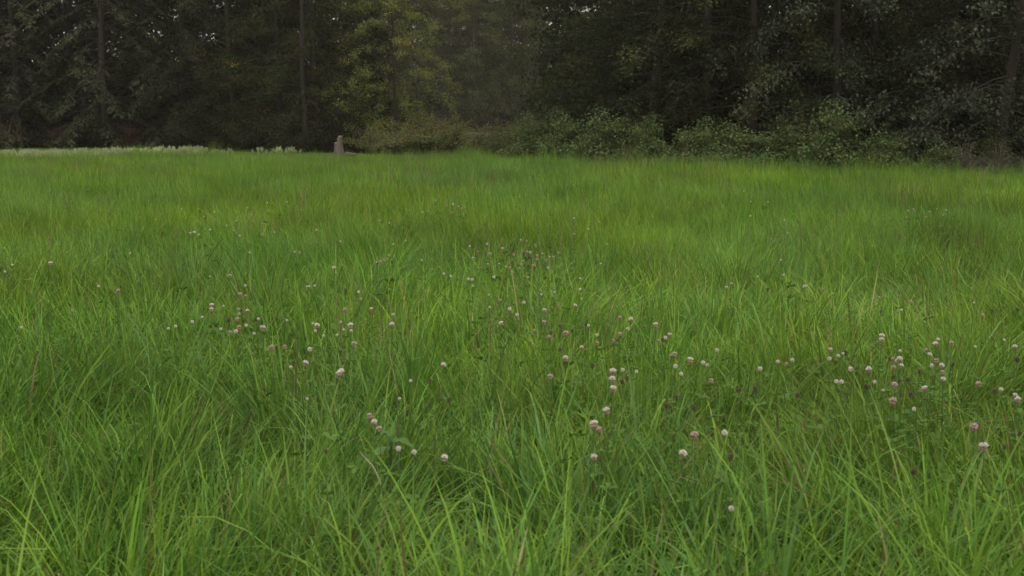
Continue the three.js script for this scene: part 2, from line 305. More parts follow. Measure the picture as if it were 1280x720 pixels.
// right side of the clearing
plantTree('edge', 'broadleaf_tree', 'olive leafy tree on the right-hand corner of the gap into the wood', 3.1, -35.5, 0.4, 0.85);
plantTree('alder', 'alder_tree', 'grey trunked tree beside the olive corner tree, leaning slightly', 4.3, -38.5, 1.2, 0.95);
plantTree('alder', 'alder_tree', 'tree with a pale straight trunk rising behind the green thicket', 3.55, -31.3, 2.6, 0.88);
plantTree('alder', 'alder_tree', 'slim tree with a thin curving pale trunk behind the thicket', 4.9, -30.4, 4.4, 0.82);
plantTree('edge', 'broadleaf_tree', 'olive tree between the curving trunk and the large grey-leaved trees', 5.8, -29.0, 3.0, 0.9);
plantTree('cottonwood', 'cottonwood_tree', 'large tree with glossy grey-green leaves over the dead grey weeds', 10.6, -26.3, 0.3, 0.95);
plantTree('cottonwood', 'cottonwood_tree', 'glossy leaved tree behind the tall right end of the thicket', 7.6, -28.3, 2.1, 0.85);
plantTree('oak', 'oak_tree', 'dark dense tree over the deep hollow beside the dead weeds', 9.3, -31.0, 1.1, 1.0);
plantTree('cottonwood', 'cottonwood_tree', 'glossy leaved tree at the far right end of the wood edge', 14.2, -24.8, 4.0, 0.95);
// left side of the clearing
plantTree('maple', 'maple_tree', 'bright yellow-green tree at the left-hand corner of the gap into the wood', -4.05, -42.5, 0.2, 0.7);
plantTree('edge', 'broadleaf_tree', 'olive tree close behind the bright corner tree of the gap', -7.6, -47, 3.6, 0.95);
plantTree('oak', 'oak_tree', 'dark tree beside the bright yellow-green corner tree', -7.3, -42.6, 2.0, 0.8);
plantTree('edge', 'broadleaf_tree', 'olive tree behind the weathered stump', -8.7, -45.6, 4.2, 0.85);
plantTree('oak', 'oak_tree', 'dark tree with a few yellow leaves left of the stump', -10.6, -46.6, 0.6, 1.0);
plantTree('hemlock', 'hemlock_tree', 'drooping dark conifer next to the broadleaf trees', -13.0, -48.2, 0.9, 0.95);
plantTree('hemlock', 'hemlock_tree', 'pale grey-green conifer with sweeping boughs over the pale seed heads', -15.9, -47.4, 2.9, 1.0);
plantTree('fir', 'fir_tree', 'tall conifer with a bare lower trunk between drooping conifers', -17.9, -49.3, 1.7, 1.0);
plantTree('hemlock', 'hemlock_tree', 'drooping conifer beside the bare trunked one over reddish undergrowth', -19.6, -48.0, 4.8, 0.9);
plantTree('fir', 'fir_tree', 'dark trunked conifer at the left end of the wood edge', -21.6, -49.2, 3.3, 1.05);
plantTree('hemlock', 'hemlock_tree', 'drooping conifer standing last on the left wood edge', -24.2, -48.4, 0.2, 1.0);
// far trees seen through the gap
for (const [x, z, a, s] of [[-13.5, -128, 0.5, 1.3], [-9.8, -124, 1.7, 1.25], [-6.6, -127, 3.9, 1.35], [-3.6, -122, 5.1, 1.2], [-0.4, -126, 2.5, 1.35], [2.6, -129, 0.9, 1.3], [-11.6, -136, 4.1, 1.4], [-8.2, -138, 0.2, 1.4], [-4.8, -135, 1.1, 1.45], [-1.6, -137, 3.3, 1.4], [1.4, -136, 4.6, 1.4]])
  plantTree('far', 'far_tree', 'far tree in the haze beyond the gap in the wood', x, z, a, s, 'far trees beyond the gap');
// trees inside the wood
{
  const r = rngOf(501), deepSpots = [];
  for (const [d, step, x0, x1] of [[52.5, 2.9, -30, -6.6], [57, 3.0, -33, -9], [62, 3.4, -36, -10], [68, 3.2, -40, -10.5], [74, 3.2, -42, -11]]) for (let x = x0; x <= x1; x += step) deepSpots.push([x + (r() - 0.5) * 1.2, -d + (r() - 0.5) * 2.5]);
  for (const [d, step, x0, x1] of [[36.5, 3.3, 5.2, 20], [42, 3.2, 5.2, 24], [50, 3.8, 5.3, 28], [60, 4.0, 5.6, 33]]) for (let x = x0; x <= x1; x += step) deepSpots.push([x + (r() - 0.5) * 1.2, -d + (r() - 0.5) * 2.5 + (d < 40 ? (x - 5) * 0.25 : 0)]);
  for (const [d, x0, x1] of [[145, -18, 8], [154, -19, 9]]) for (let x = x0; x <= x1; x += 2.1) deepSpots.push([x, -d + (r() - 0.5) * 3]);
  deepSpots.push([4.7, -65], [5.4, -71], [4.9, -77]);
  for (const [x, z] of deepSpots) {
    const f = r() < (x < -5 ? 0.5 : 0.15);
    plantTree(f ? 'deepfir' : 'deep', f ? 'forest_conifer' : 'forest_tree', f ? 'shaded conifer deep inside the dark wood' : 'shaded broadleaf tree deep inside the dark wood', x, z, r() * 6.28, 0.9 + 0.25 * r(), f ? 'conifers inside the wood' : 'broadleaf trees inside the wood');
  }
}
// bushes
const bushKinds = {
  thicket: () => bush(201, { H: 1.08, R: 0.95, stems: 44, leaves: 5200, leaf: 0.066, spread: 0.15, palette: P.bush, bark: bark.brown }),
  thicketb: () => bush(202, { H: 1.08, R: 1.1, stems: 44, leaves: 5200, leaf: 0.06, spread: 0.15, palette: P.olive, bark: bark.brown }),
  bracken: () => bush(203, { H: 1.3, R: 1.2, stems: 46, leaves: 5000, leaf: 0.06, spread: 0.14, palette: P.bracken, bark: bark.brown }),
  rust: () => bush(204, { H: 1.0, R: 1.0, stems: 38, leaves: 3600, leaf: 0.055, spread: 0.13, palette: P.rust, bark: bark.brown }),
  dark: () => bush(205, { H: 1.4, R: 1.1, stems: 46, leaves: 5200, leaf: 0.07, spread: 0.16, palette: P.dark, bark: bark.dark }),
  deadweed: () => bush(206, { H: 0.8, R: 0.6, stems: 60, leaves: 900, leaf: 0.04, spread: 0.08, palette: P.deadweed, bark: [0.085, 0.072, 0.058] }),
};
const nth = ['first', 'second', 'third', 'fourth', 'fifth', 'sixth', 'seventh', 'eighth', 'ninth', 'tenth'];
const builtBush = {};
function plantBush(kind, name, label, x, z, turn, size, group) {
  let t;
  if (!builtBush[kind]) { const g = bushKinds[kind](); t = builtBush[kind] = thing(name, label, 'bush', group); mesh('stems', g.wood, M.bark, t).userData.kind = 'stuff'; mesh('foliage', g.crown, M.leaf, t); }
  else t = copyOf(builtBush[kind], label, group);
  t.position.set(x, ground(x, z) * 0.6, z); t.rotation.y = turn; t.scale.set(size, size * (0.85 + 0.45 * (0.5 + 0.5 * Math.sin(turn * 7.1))), size);
}
{
  const r = rngOf(601);
  [[0.4, 0.8], [1.25, 0.95], [2.1, 1.05], [3.0, 0.8], [3.9, 0.95], [4.75, 1.05], [5.6, 1.0], [6.5, 1.08], [7.3, 0.9], [8.3, 0.75]].forEach(([x, s], k) =>
    plantBush('thicket', 'leafy_bush', nth[k] + ' green leafy bush of the thicket, counted from the gap', x, -edgeAt(x) - 0.7 - r() * 0.5, r() * 6.28, s, 'green thicket bushes'));
  [[-0.3, 0.8], [0.7, 1.0], [2.6, 1.1], [4.3, 1.05], [6.1, 1.1], [7.8, 1.0], [9.6, 0.7], [11, 0.7], [12.6, 0.75]].forEach(([x, s], k) =>
    plantBush('thicketb', 'olive_bush', nth[k] + ' dull olive bush behind the green thicket, counted from the gap', x, -edgeAt(x) - 1.9 - r() * 0.6, r() * 6.28, s, 'olive bushes of the thicket'));
  for (const [x, z, s] of [[-4.6, -39.5, 0.75], [-3.7, -38.6, 0.85], [-2.8, -37.8, 0.95], [-1.9, -37.4, 0.9], [-1.0, -36.6, 1.0], [-0.2, -35.4, 0.95], [0.5, -34, 1.0], [-2.0, -41, 1.0], [-0.7, -40, 1.0], [0.7, -37, 1.05], [-3.3, -41, 0.9]])
    plantBush('bracken', 'bracken_bush', 'pale green and brown bracken bush at the foot of the gap', x, z, r() * 6.28, s, 'brown bracken by the gap');
  [[-14.6, -46.3, 0.85], [-17.2, -46.1, 0.8], [-19.5, -46.4, 1.0], [-21.4, -46.2, 0.9], [-23.5, -46.6, 1]].forEach(([x, z, s], k) =>
    plantBush('rust', 'reddish_shrub', nth[k] + ' reddish brown shrub below the drooping conifers, counted from the stump', x, z, r() * 6.28, s, 'reddish undergrowth'));
  [[-5.2, -41.6, 0.8], [-6.3, -42.2, 0.9], [-8.6, -43.6, 1.0], [-10.2, -44.4, 0.95], [-12.0, -47, 1.2], [-12.3, -45.4, 0.9], [-16, -46.8, 1], [-20.5, -47.2, 1.1]].forEach(([x, z, s], k) =>
    plantBush('dark', 'dark_bush', nth[k] + ' dark low bush under the trees, counted from the yellow-green corner tree', x, z, r() * 6.28, s, 'dark bushes under the left trees'));
  [8.6, 9.1, 9.7, 10.3, 10.9, 11.6].forEach((x, k) =>
    plantBush('deadweed', 'dead_weed_clump', nth[k] + ' dead grey weed clump beside the end of the green thicket', x, -edgeAt(x) - 0.5, r() * 6.28, 0.55 + 0.35 * r(), 'dead grey weeds'));
}

{
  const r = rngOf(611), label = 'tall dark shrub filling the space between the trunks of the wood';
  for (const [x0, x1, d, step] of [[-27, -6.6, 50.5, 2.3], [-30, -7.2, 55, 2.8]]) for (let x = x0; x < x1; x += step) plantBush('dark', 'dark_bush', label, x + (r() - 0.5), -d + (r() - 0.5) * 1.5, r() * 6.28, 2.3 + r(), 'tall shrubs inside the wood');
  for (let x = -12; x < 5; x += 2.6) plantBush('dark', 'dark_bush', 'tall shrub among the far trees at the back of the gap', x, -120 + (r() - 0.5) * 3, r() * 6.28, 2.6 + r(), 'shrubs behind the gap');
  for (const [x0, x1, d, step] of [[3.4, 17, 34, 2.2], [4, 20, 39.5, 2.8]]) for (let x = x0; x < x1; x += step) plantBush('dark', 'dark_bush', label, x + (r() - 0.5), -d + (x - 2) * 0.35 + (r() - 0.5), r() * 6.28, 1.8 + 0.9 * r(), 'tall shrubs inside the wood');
}

// ───────────────────────── weathered stump with a rotten chunk beside it
{
  const s = new Shape(), r = rngOf(701), sides = 30, rows = 16, rings = [];
  const topAt = (a) => 0.58 + 0.19 * clamp((Math.cos(a) + 0.25) * 5, 0, 1) * (1 - 0.12 * Math.sin(a) ** 2) + 0.03 * noise.noise(Math.cos(a) * 4, 1, Math.sin(a) * 4);
  for (let k = 0; k <= rows; k++) {
    const ring = [];
    for (let q = 0; q < sides; q++) {
      const a = q / sides * 6.2832, t = k / rows, y = topAt(a) * t - 0.04, flute = 0.012 * noise.noise(Math.cos(a) * 6, t * 1.2, Math.sin(a) * 6), rr = 0.135 + 0.07 * Math.pow(1 - t, 3) + flute * 1.6 - 0.02 * t;
      const g = 0.8 + 0.7 * noise.noise(Math.cos(a) * 7, t * 2, Math.sin(a) * 7);
      const lift = 0.008 * t;
      ring.push(s.v(Math.cos(a) * (rr - lift), y, Math.sin(a) * rr, [0.12 * g, 0.098 * g, 0.084 * g]));
    }
    rings.push(ring);
  }
  const core = s.v(-0.03, 0.55, 0, [0.16, 0.125, 0.1]), inner = [];
  for (let q = 0; q < sides; q++) { const a = q / sides * 6.2832, c = Math.cos(a) > 0.1; inner.push(s.v(Math.cos(a) * (c ? 0.05 : 0.09), 0.56 + (c ? 0.14 + 0.04 * r() : 0), Math.sin(a) * 0.08, [0.2, 0.165, 0.135])); }
  for (let k = 0; k < rows; k++) for (let q = 0; q < sides; q++) { const n = (q + 1) % sides; s.t(rings[k][q], rings[k + 1][n], rings[k][n]); s.t(rings[k][q], rings[k + 1][q], rings[k + 1][n]); }
  for (let q = 0; q < sides; q++) { const n = (q + 1) % sides; s.t(rings[rows][q], inner[q], inner[n]); s.t(rings[rows][q], inner[n], rings[rows][n]); s.t(inner[q], core, inner[n]); }
  const st = mesh('tree_stump', s.geometry(true), M.bark, scene); st.userData = { label: 'weathered grey broken stump with one tall splinter at the meadow edge', category: 'stump' };
  st.position.set(-4.6, ground(-4.6, -32.0), -32.0);
  const c = new Shape(), pts = [], rad = []; for (let k = 0; k <= 8; k++) { const t = k / 8; pts.push(V(-0.22 + 0.44 * t, 0.07 + 0.035 * Math.sin(t * 3), 0.04 * Math.sin(t * 5))); rad.push(k === 0 || k === 8 ? 0.01 : 0.085 + 0.02 * Math.sin(t * 7)); }
  c.tube(pts, rad, 12, barkTone([0.085, 0.066, 0.045]), 0.35);
  const ch = mesh('rotten_log', c.geometry(true), M.bark, scene); ch.userData = { label: 'pale brown rotten log chunk lying beside the stump', category: 'log' };
  ch.scale.setScalar(0.75); ch.position.set(-4.3, 0.17, -32.05);
}

// ───────────────────────── pale seeding grass along the far left edge
{
  const r = rngOf(801), s = new Shape();
  for (let b = 0; b < 9; b++) {
    const a = r() * 6.283, d = 0.12 * Math.sqrt(r()), x = Math.cos(a) * d, z = Math.sin(a) * d, h = 0.25 + 0.1 * r(), lx = (r() - 0.5) * 0.14, lz = (r() - 0.5) * 0.14;
    s.tube([V(x, 0, z), V(x + lx * 0.4, h * 0.6, z + lz * 0.4), V(x + lx, h, z + lz)], [0.002, 0.0018, 0.001], 3, [0.2, 0.24, 0.08]);
    for (let k = 0; k < 26; k++) { const t = k / 26, c = shade([0.33, 0.39, 0.18], r, 0.2), q = r() * 6.283; s.leaf(x + lx * (0.8 + t * 0.3), h * (0.8 + 0.3 * t), z + lz * (0.8 + 0.3 * t), Math.cos(q) * 0.6, 0.8, Math.sin(q) * 0.6, Math.sin(q), 0.3, -Math.cos(q), 0.05 * (1.1 - 0.6 * t), 0.012, c); }
  }
  const g = s.geometry(false), seeds = new THREE.Group(); seeds.name = 'seeding_grass'; seeds.userData = { kind: 'stuff', label: 'band of pale cream seed heads along the far edge of the meadow', category: 'grass' }; scene.add(seeds);
  const spots = [];
  for (let k = 0; k < 1000; k++) { const x = -17 + 17 * Math.pow(r(), 1.5), back = Math.pow(r(), 1.6) * (0.4 + 3.2 * clamp((-x - 6) / 8, 0, 1)), z = -edgeAt(x) + back - 0.25; if (r() < clamp((-x - 5.0) / 7, 0, 1) * clamp(0.65 + N2(x, z, 0.8, 41), 0, 1)) spots.push([x, z]); }
  const plain = new THREE.Color(), im = new THREE.InstancedMesh(g, M.petal, spots.length); im.name = 'seed_heads'; im.userData.kind = 'stuff';
  spots.forEach(([x, z], i) => { dummy.position.set(x, ground(x, z), z); dummy.rotation.set((r() - 0.5) * 0.2, r() * 6.28, (r() - 0.5) * 0.2); dummy.scale.setScalar(0.9 + 0.35 * r()); dummy.updateMatrix(); im.setMatrixAt(i, dummy.matrix); const q = 0.8 + 0.4 * r(); im.setColorAt(i, plain.setRGB(q, q, q)); });
  im.castShadow = im.receiveShadow = true; seeds.add(im);
}

// ───────────────────────── thin flowering stalks scattered through the meadow
{
  const r = rngOf(851), s = new Shape();
  for (let b = 0; b < 3; b++) {
    const a = r() * 6.283, x = Math.cos(a) * 0.05, z = Math.sin(a) * 0.05, h = 0.4 + 0.12 * r(), lx = (r() - 0.5) * 0.22, lz = (r() - 0.5) * 0.22, c = b === 1 ? [0.2, 0.16, 0.07] : [0.14, 0.16, 0.05];
    s.tube([V(x, 0, z), V(x + lx * 0.3, h * 0.55, z + lz * 0.3), V(x + lx, h, z + lz)], [0.0016, 0.0013, 0.0007], 3, c);
    for (let k = 0; k < 22; k++) { const t = 0.74 + 0.28 * k / 22, q = k * 2.4; s.leaf(x + lx * (t * t), h * t, z + lz * (t * t), Math.cos(q) * 0.5, 0.85, Math.sin(q) * 0.5, Math.sin(q), 0.3, -Math.cos(q), 0.014, 0.004, shade(c, r, 0.25)); }
  }
  const spots = scatter(12, 4, 31, 5, (x, z, q) => inField(x, z, q) && q() < clamp(0.3 + 1.3 * fbm(x, z, 0.4, 71), 0, 1)), im = new THREE.InstancedMesh(s.geometry(false), M.petal, spots.length); im.name = 'flowering_stalks'; im.userData.kind = 'stuff';
  spots.forEach(([x, z], i) => { dummy.position.set(x, ground(x, z), z); dummy.rotation.set((r() - 0.5) * 0.3, r() * 6.28, (r() - 0.5) * 0.3); dummy.scale.setScalar(0.8 + 0.35 * r()); dummy.updateMatrix(); im.setMatrixAt(i, dummy.matrix); });
  im.castShadow = im.receiveShadow = true; meadow.add(im);
}

// ───────────────────────── clover
function floret(s, x, y, z, dx, dy, dz, L, w, c, tipc) {                // a slender four-sided bud
  const q = 1 / Math.hypot(dx, dy, dz); dx *= q; dy *= q; dz *= q;
  let ux = dy, uy = -dx, uz = 0; if (Math.abs(dz) > 0.9) { ux = 0; uy = dz; uz = -dy; } const n = 1 / (Math.hypot(ux, uy, uz) || 1); ux *= n; uy *= n; uz *= n;
  const vx = dy * uz - dz * uy, vy = dz * ux - dx * uz, vz = dx * uy - dy * ux, b = s.v(x, y, z, c), t = s.v(x + dx * L, y + dy * L, z + dz * L, tipc), ring = [];
  for (let k = 0; k < 4; k++) { const a = k * 1.5708, ca = Math.cos(a) * w, sa = Math.sin(a) * w; ring.push(s.v(x + dx * L * 0.62 + ux * ca + vx * sa, y + dy * L * 0.62 + uy * ca + vy * sa, z + dz * L * 0.62 + uz * ca + vz * sa, tipc)); }
  for (let k = 0; k < 4; k++) { const m = (k + 1) % 4; s.t(b, ring[k], ring[m]); s.t(ring[k], t, ring[m]); }
}
function head(seed, size, upper, lower, split) {
  const r = rngOf(seed), up = new Shape(), low = new Shape(), n = 54;
  for (let k = 0; k < n; k++) {
    const y = 1 - 2 * (k + 0.5) / n, rad = Math.sqrt(1 - y * y), a = k * 2.39996, dx = Math.cos(a) * rad, dz = Math.sin(a) * rad, isLow = y < split + (r() - 0.5) * 0.25;
    const c = shade(isLow ? lower[k % lower.length] : upper[k % upper.length], r, 0.12), L = size * (0.44 + 0.1 * r());
    floret(isLow ? low : up, dx * size * 0.08, y * size * 0.08, dz * size * 0.08, dx, isLow ? y - 0.55 : y + 0.25, dz, L, size * 0.085, [c[0] * 0.8, c[1] * 0.85, c[2] * 0.8], c);
  }
  return [up.n ? up.geometry(false) : null, low.n ? low.geometry(false) : null];
}
const petalWhite = [[0.66, 0.61, 0.56], [0.6, 0.53, 0.49], [0.7, 0.66, 0.61]], petalPink = [[0.36, 0.2, 0.155], [0.42, 0.27, 0.21], [0.28, 0.14, 0.1]], rosy = [[0.52, 0.38, 0.34], [0.58, 0.45, 0.41], [0.46, 0.3, 0.27]], brown = [[0.1, 0.06, 0.03], [0.075, 0.045, 0.022], [0.13, 0.08, 0.04]];
const cloverKinds = {
  W: { heads: [head(1, 0.021, petalWhite, petalPink, -0.05), head(2, 0.022, petalWhite, petalPink, 0.1), head(3, 0.02, petalWhite, petalPink, -0.25)], name: 'clover_flower', label: 'white clover head with drooping pink lower florets standing in the meadow', group: 'two-toned clover heads' },
  w: { heads: [head(4, 0.0135, petalWhite, petalWhite, -1.5), head(5, 0.012, petalWhite, rosy, -0.6), head(6, 0.014, petalWhite, petalWhite, -1.5)], name: 'clover_flower', label: 'small plain white clover head standing in the meadow', group: 'plain white clover heads' },
  p: { heads: [head(7, 0.018, rosy, petalPink, 0.3), head(8, 0.02, rosy, petalPink, 0.0)], name: 'clover_flower', label: 'dusky pink clover head past its best in the meadow', group: 'pink clover heads' },
  b: { heads: [head(9, 0.015, brown, brown, 0.1), head(10, 0.017, brown, brown, -0.2)], name: 'withered_clover', label: 'withered dark brown clover seed head in the meadow', group: 'withered clover heads' },
};
function cloverLeaf(seed) {
  const r = rngOf(seed), s = new Shape();
  for (let k = 0; k < 3; k++) {
    const a = k * 2.094 + r() * 0.2, c = shade([0.07, 0.135, 0.02], r, 0.2), L = 0.014 + 0.004 * r(), cx = Math.cos(a), cz = Math.sin(a), w = L * 0.42;
    const p = [[0, 0], [0.35, -0.8], [0.8, -0.85], [1, -0.3], [0.94, 0], [1, 0.3], [0.8, 0.85], [0.35, 0.8]].map(([u, v]) => s.v(cx * L * u - cz * w * v, 0.003 * Math.abs(v) + 0.003 * u, cz * L * u + cx * w * v, c));
    for (let q = 1; q + 1 < p.length; q++) s.t(p[0], p[q], p[q + 1]);
  }
  return s.geometry(false);
}
const leafShapes = [cloverLeaf(31), cloverLeaf(32), cloverLeaf(33)];
const stemShape = (() => { const s = new Shape(); s.tube([V(0.012, 0, 0.008), V(0.004, 0.5, -0.006), V(0, 1, 0)], [0.0014, 0.0012, 0.001], 5, [0.1, 0.17, 0.04]); return s.geometry(true); })();
const cloverSpots = {
  W: [-1.24,-4.90,-1.21,-4.77,-1.05,-4.70,-0.91,-4.32,-0.64,-3.65,-0.71,-4.31,-0.59,-4.32,-0.56,-4.72,-0.44,-4.34,-0.51,-3.51,-0.51,-3.47,-0.21,-3.60,-0.34,-2.89,-0.04,-4.37,0.26,-4.88,0.13,-4.71,0.23,-3.89,0.17,-3.74,0.45,-4.48,0.53,-4.37,0.56,-4.20,0.56,-3.70,0.30,-3.50,0.29,-3.40,0.28,-3.25,0.24,-2.97,0.20,-2.85,1.32,-4.22,1.28,-4.09,1.50,-4.16,1.46,-4.07,1.37,-3.87,1.73,-4.06,1.05,-3.89,1.07,-3.53,1.22,-3.71,1.19,-3.60,1.32,-3.62,1.25,-3.41,1.16,-3.30,1.38,-3.22,1.35,-3.13,-0.15,-2.58,0.18,-2.55,0.38,-2.59,1.08,-2.67,-0.92,-6.16,0.34,-5.89,-2.47,-6.38,-2.16,-8.03,-2.15,-8.09,-2.09,-7.98,-0.93,-5.42,-0.91,-5.48,1.02,-5.65,1.41,-5.72],
  w: [-1.83,-4.41,-1.21,-4.48,-1.24,-4.36,-1.24,-4.27,-1.19,-4.55,-1.06,-4.60,-1.05,-4.26,-0.99,-4.24,-0.97,-4.32,-0.91,-4.17,-0.96,-4.48,-0.84,-4.42,-0.66,-3.85,-0.68,-3.62,-0.74,-4.40,-0.70,-4.21,-0.66,-4.14,-0.61,-4.12,-0.64,-4.42,-0.61,-4.29,-0.57,-4.19,-0.46,-4.59,-0.67,-5.19,-0.55,-3.15,-0.10,-5.15,-0.09,-4.78,-0.01,-4.72,-0.30,-3.13,-0.29,-3.37,0.13,-5.26,0.05,-5.01,0.02,-4.63,0.19,-5.35,0.30,-5.11,0.30,-4.17,0.28,-4.33,0.42,-4.30,0.53,-4.08,0.50,-3.60,0.50,-3.48,0.59,-3.64,0.60,-3.62,0.67,-3.86,0.33,-3.51,0.37,-3.50,0.50,-2.75,0.75,-3.56,1.63,-4.96,1.99,-5.11,1.59,-4.05,1.73,-4.15,1.01,-3.75,1.06,-3.83,1.08,-3.85,0.88,-3.70,0.83,-3.68,1.02,-3.54,0.93,-3.37,1.04,-3.37,1.22,-3.74,1.28,-3.89,1.29,-3.62,1.37,-3.29,1.05,-3.06,-0.26,-2.67,-0.22,-2.62,0.42,-2.22,-0.77,-12.16,-0.51,-11.32,-0.93,-10.86,-0.79,-10.59,-0.74,-10.60,-1.06,-9.59,-0.95,-9.28,-1.11,-7.73,-0.75,-7.54,-0.70,-7.85,-0.50,-6.60,-0.34,-5.95,-0.30,-5.85,-0.21,-7.24,-0.22,-6.75,-0.16,-7.69,-0.27,-7.61,-0.07,-6.51,-0.09,-5.88,-0.19,-5.70,-0.18,-5.48,-0.21,-5.73,0.22,-6.98,0.19,-6.31,0.08,-5.95,0.31,-5.43,0.52,-10.05,0.57,-8.94,0.94,-11.50,0.62,-7.83,0.49,-6.57,0.70,-9.66,0.08,-12.44,-0.06,-7.43,0.00,-6.08,-3.02,-7.10,-2.62,-6.25,-2.58,-6.06,-1.91,-5.49,-2.86,-9.21,-2.68,-9.01,-2.82,-10.23,-2.11,-8.36,-2.06,-8.65,-2.08,-9.03,-1.79,-7.86,-2.33,-10.57,-2.13,-9.81,-1.63,-8.22,-1.85,-8.87,-1.51,-6.87,-1.26,-6.91,-1.84,-10.46,-2.33,-11.43,-2.18,-11.63,-2.42,-9.42,-2.45,-9.87,-1.47,-5.79,-1.22,-5.44,-1.40,-8.57,-2.17,-6.78,1.27,-6.15,1.40,-6.13,1.48,-5.48,1.55,-6.88,3.85,-10.64,2.17,-9.54,1.99,-8.63,2.48,-11.63,2.31,-11.62,2.01,-10.10,2.63,-13.65,0.11,-7.16,0.04,-6.24,0.18,-7.12,-0.01,-6.35,-0.57,-11.62,-0.56,-11.42,-0.73,-6.43,-1.17,-4.81,1.03,-3.26,0.95,-3.39],
  p: [-1.77,-4.77,-1.74,-5.25,-1.10,-4.77,-1.17,-5.11,-1.15,-5.13,-0.80,-3.93,-0.75,-3.90,-0.66,-4.69,-0.53,-3.96,-0.64,-5.01,-0.36,-2.96,-0.32,-2.82,-0.05,-5.02,0.12,-4.43,0.08,-4.21,0.13,-4.12,0.11,-3.41,0.50,-4.03,0.52,-3.77,0.51,-3.78,0.57,-3.37,0.21,-2.80,0.43,-2.75,1.63,-5.27,1.74,-5.17,1.91,-4.81,1.53,-4.11,0.85,-3.65,1.03,-3.59,1.09,-3.35,1.35,-3.40,1.11,-2.81,-0.62,-11.41,-0.57,-11.62,-0.46,-11.02,-0.52,-10.45,-0.70,-6.56,-0.13,-7.05,-0.13,-6.50,0.06,-8.04,0.10,-8.05,0.15,-7.53,0.01,-7.03,0.06,-5.91,0.44,-8.47,-0.03,-6.35,0.15,-7.06,0.05,-6.41,-1.91,-8.21,-1.66,-7.95,-1.24,-6.96,-1.36,-5.73,-1.75,-5.25,1.06,-5.75,1.47,-5.63,3.62,-10.40,3.81,-10.75,-0.01,-6.31,0.28,-7.19,0.09,-7.25,0.24,-6.89,0.14,-6.73,0.06,-6.62,0.11,-7.21,0.12,-6.46,0.15,-7.65,0.19,-6.69,-0.44,-11.12,-0.50,-11.32,3.49,-10.38,3.43,-10.38,3.36,-9.72,3.56,-9.90,3.55,-10.60,3.20,-9.73,-0.70,-6.69,-0.71,-6.60,-0.72,-6.51,-0.70,-6.78,-1.01,-4.24,-1.05,-4.52,-0.99,-4.29,0.29,-4.01,0.19,-4.18,0.35,-4.07,0.42,-4.60,0.38,-4.15,1.28,-3.50,1.35,-3.75,1.38,-3.93,1.18,-3.64,1.01,-3.11,1.22,-3.78],
  b: [-1.86,-4.99,-1.54,-4.79,-1.09,-4.56,-1.09,-3.37,-0.24,-3.43,-0.17,-3.19,0.18,-4.44,0.22,-4.32,0.28,-4.48,0.32,-3.42,0.34,-3.47,0.45,-3.21,0.41,-3.11,0.48,-3.09,0.64,-3.31,0.69,-3.33,0.01,-4.31,1.54,-4.95,2.03,-5.01,2.15,-5.04,1.65,-3.85,1.03,-3.75,0.93,-3.26,0.79,-3.25,1.02,-3.38,1.14,-3.46,1.17,-3.48,1.08,-3.26,1.25,-3.61,1.11,-3.27,1.40,-3.74,1.37,-3.33,1.16,-2.91,1.23,-2.83,-0.43,-2.69,0.49,-2.61,1.14,-2.70,0.86,-2.49,-0.57,-10.72,-0.74,-6.55,-0.66,-6.57,0.11,-6.81,-0.01,-7.18,0.20,-9.06,-0.05,-6.83,0.04,-6.57,0.07,-7.25,0.12,-6.42,0.03,-7.56,0.17,-6.56,-0.09,-6.87,1.22,-5.67,3.23,-9.73,3.10,-9.57,0.01,-7.50,0.20,-7.71,-0.01,-7.85,-0.00,-7.08,0.10,-7.47,0.24,-7.39,0.11,-6.96,0.11,-6.68,0.16,-7.27,-0.02,-7.13,0.17,-6.00,0.19,-6.92,0.09,-6.54,-0.00,-7.39,0.10,-7.10,0.15,-6.87,0.12,-7.06,0.17,-7.17,0.07,-6.58,0.15,-6.97,-0.40,-10.46,-0.58,-11.52,-0.47,-10.83,-0.75,-11.72,-0.54,-10.92,-0.49,-11.42,3.28,-9.72,3.47,-9.72,-0.67,-6.65,-0.91,-4.58,-0.99,-4.58,-1.10,-4.81,-1.03,-4.54,0.14,-4.28,0.25,-3.66,0.53,-4.15,0.36,-4.13,0.16,-3.93,1.11,-3.93,1.23,-3.83,1.14,-3.52,1.02,-3.36],
};
const leafSpots = [];
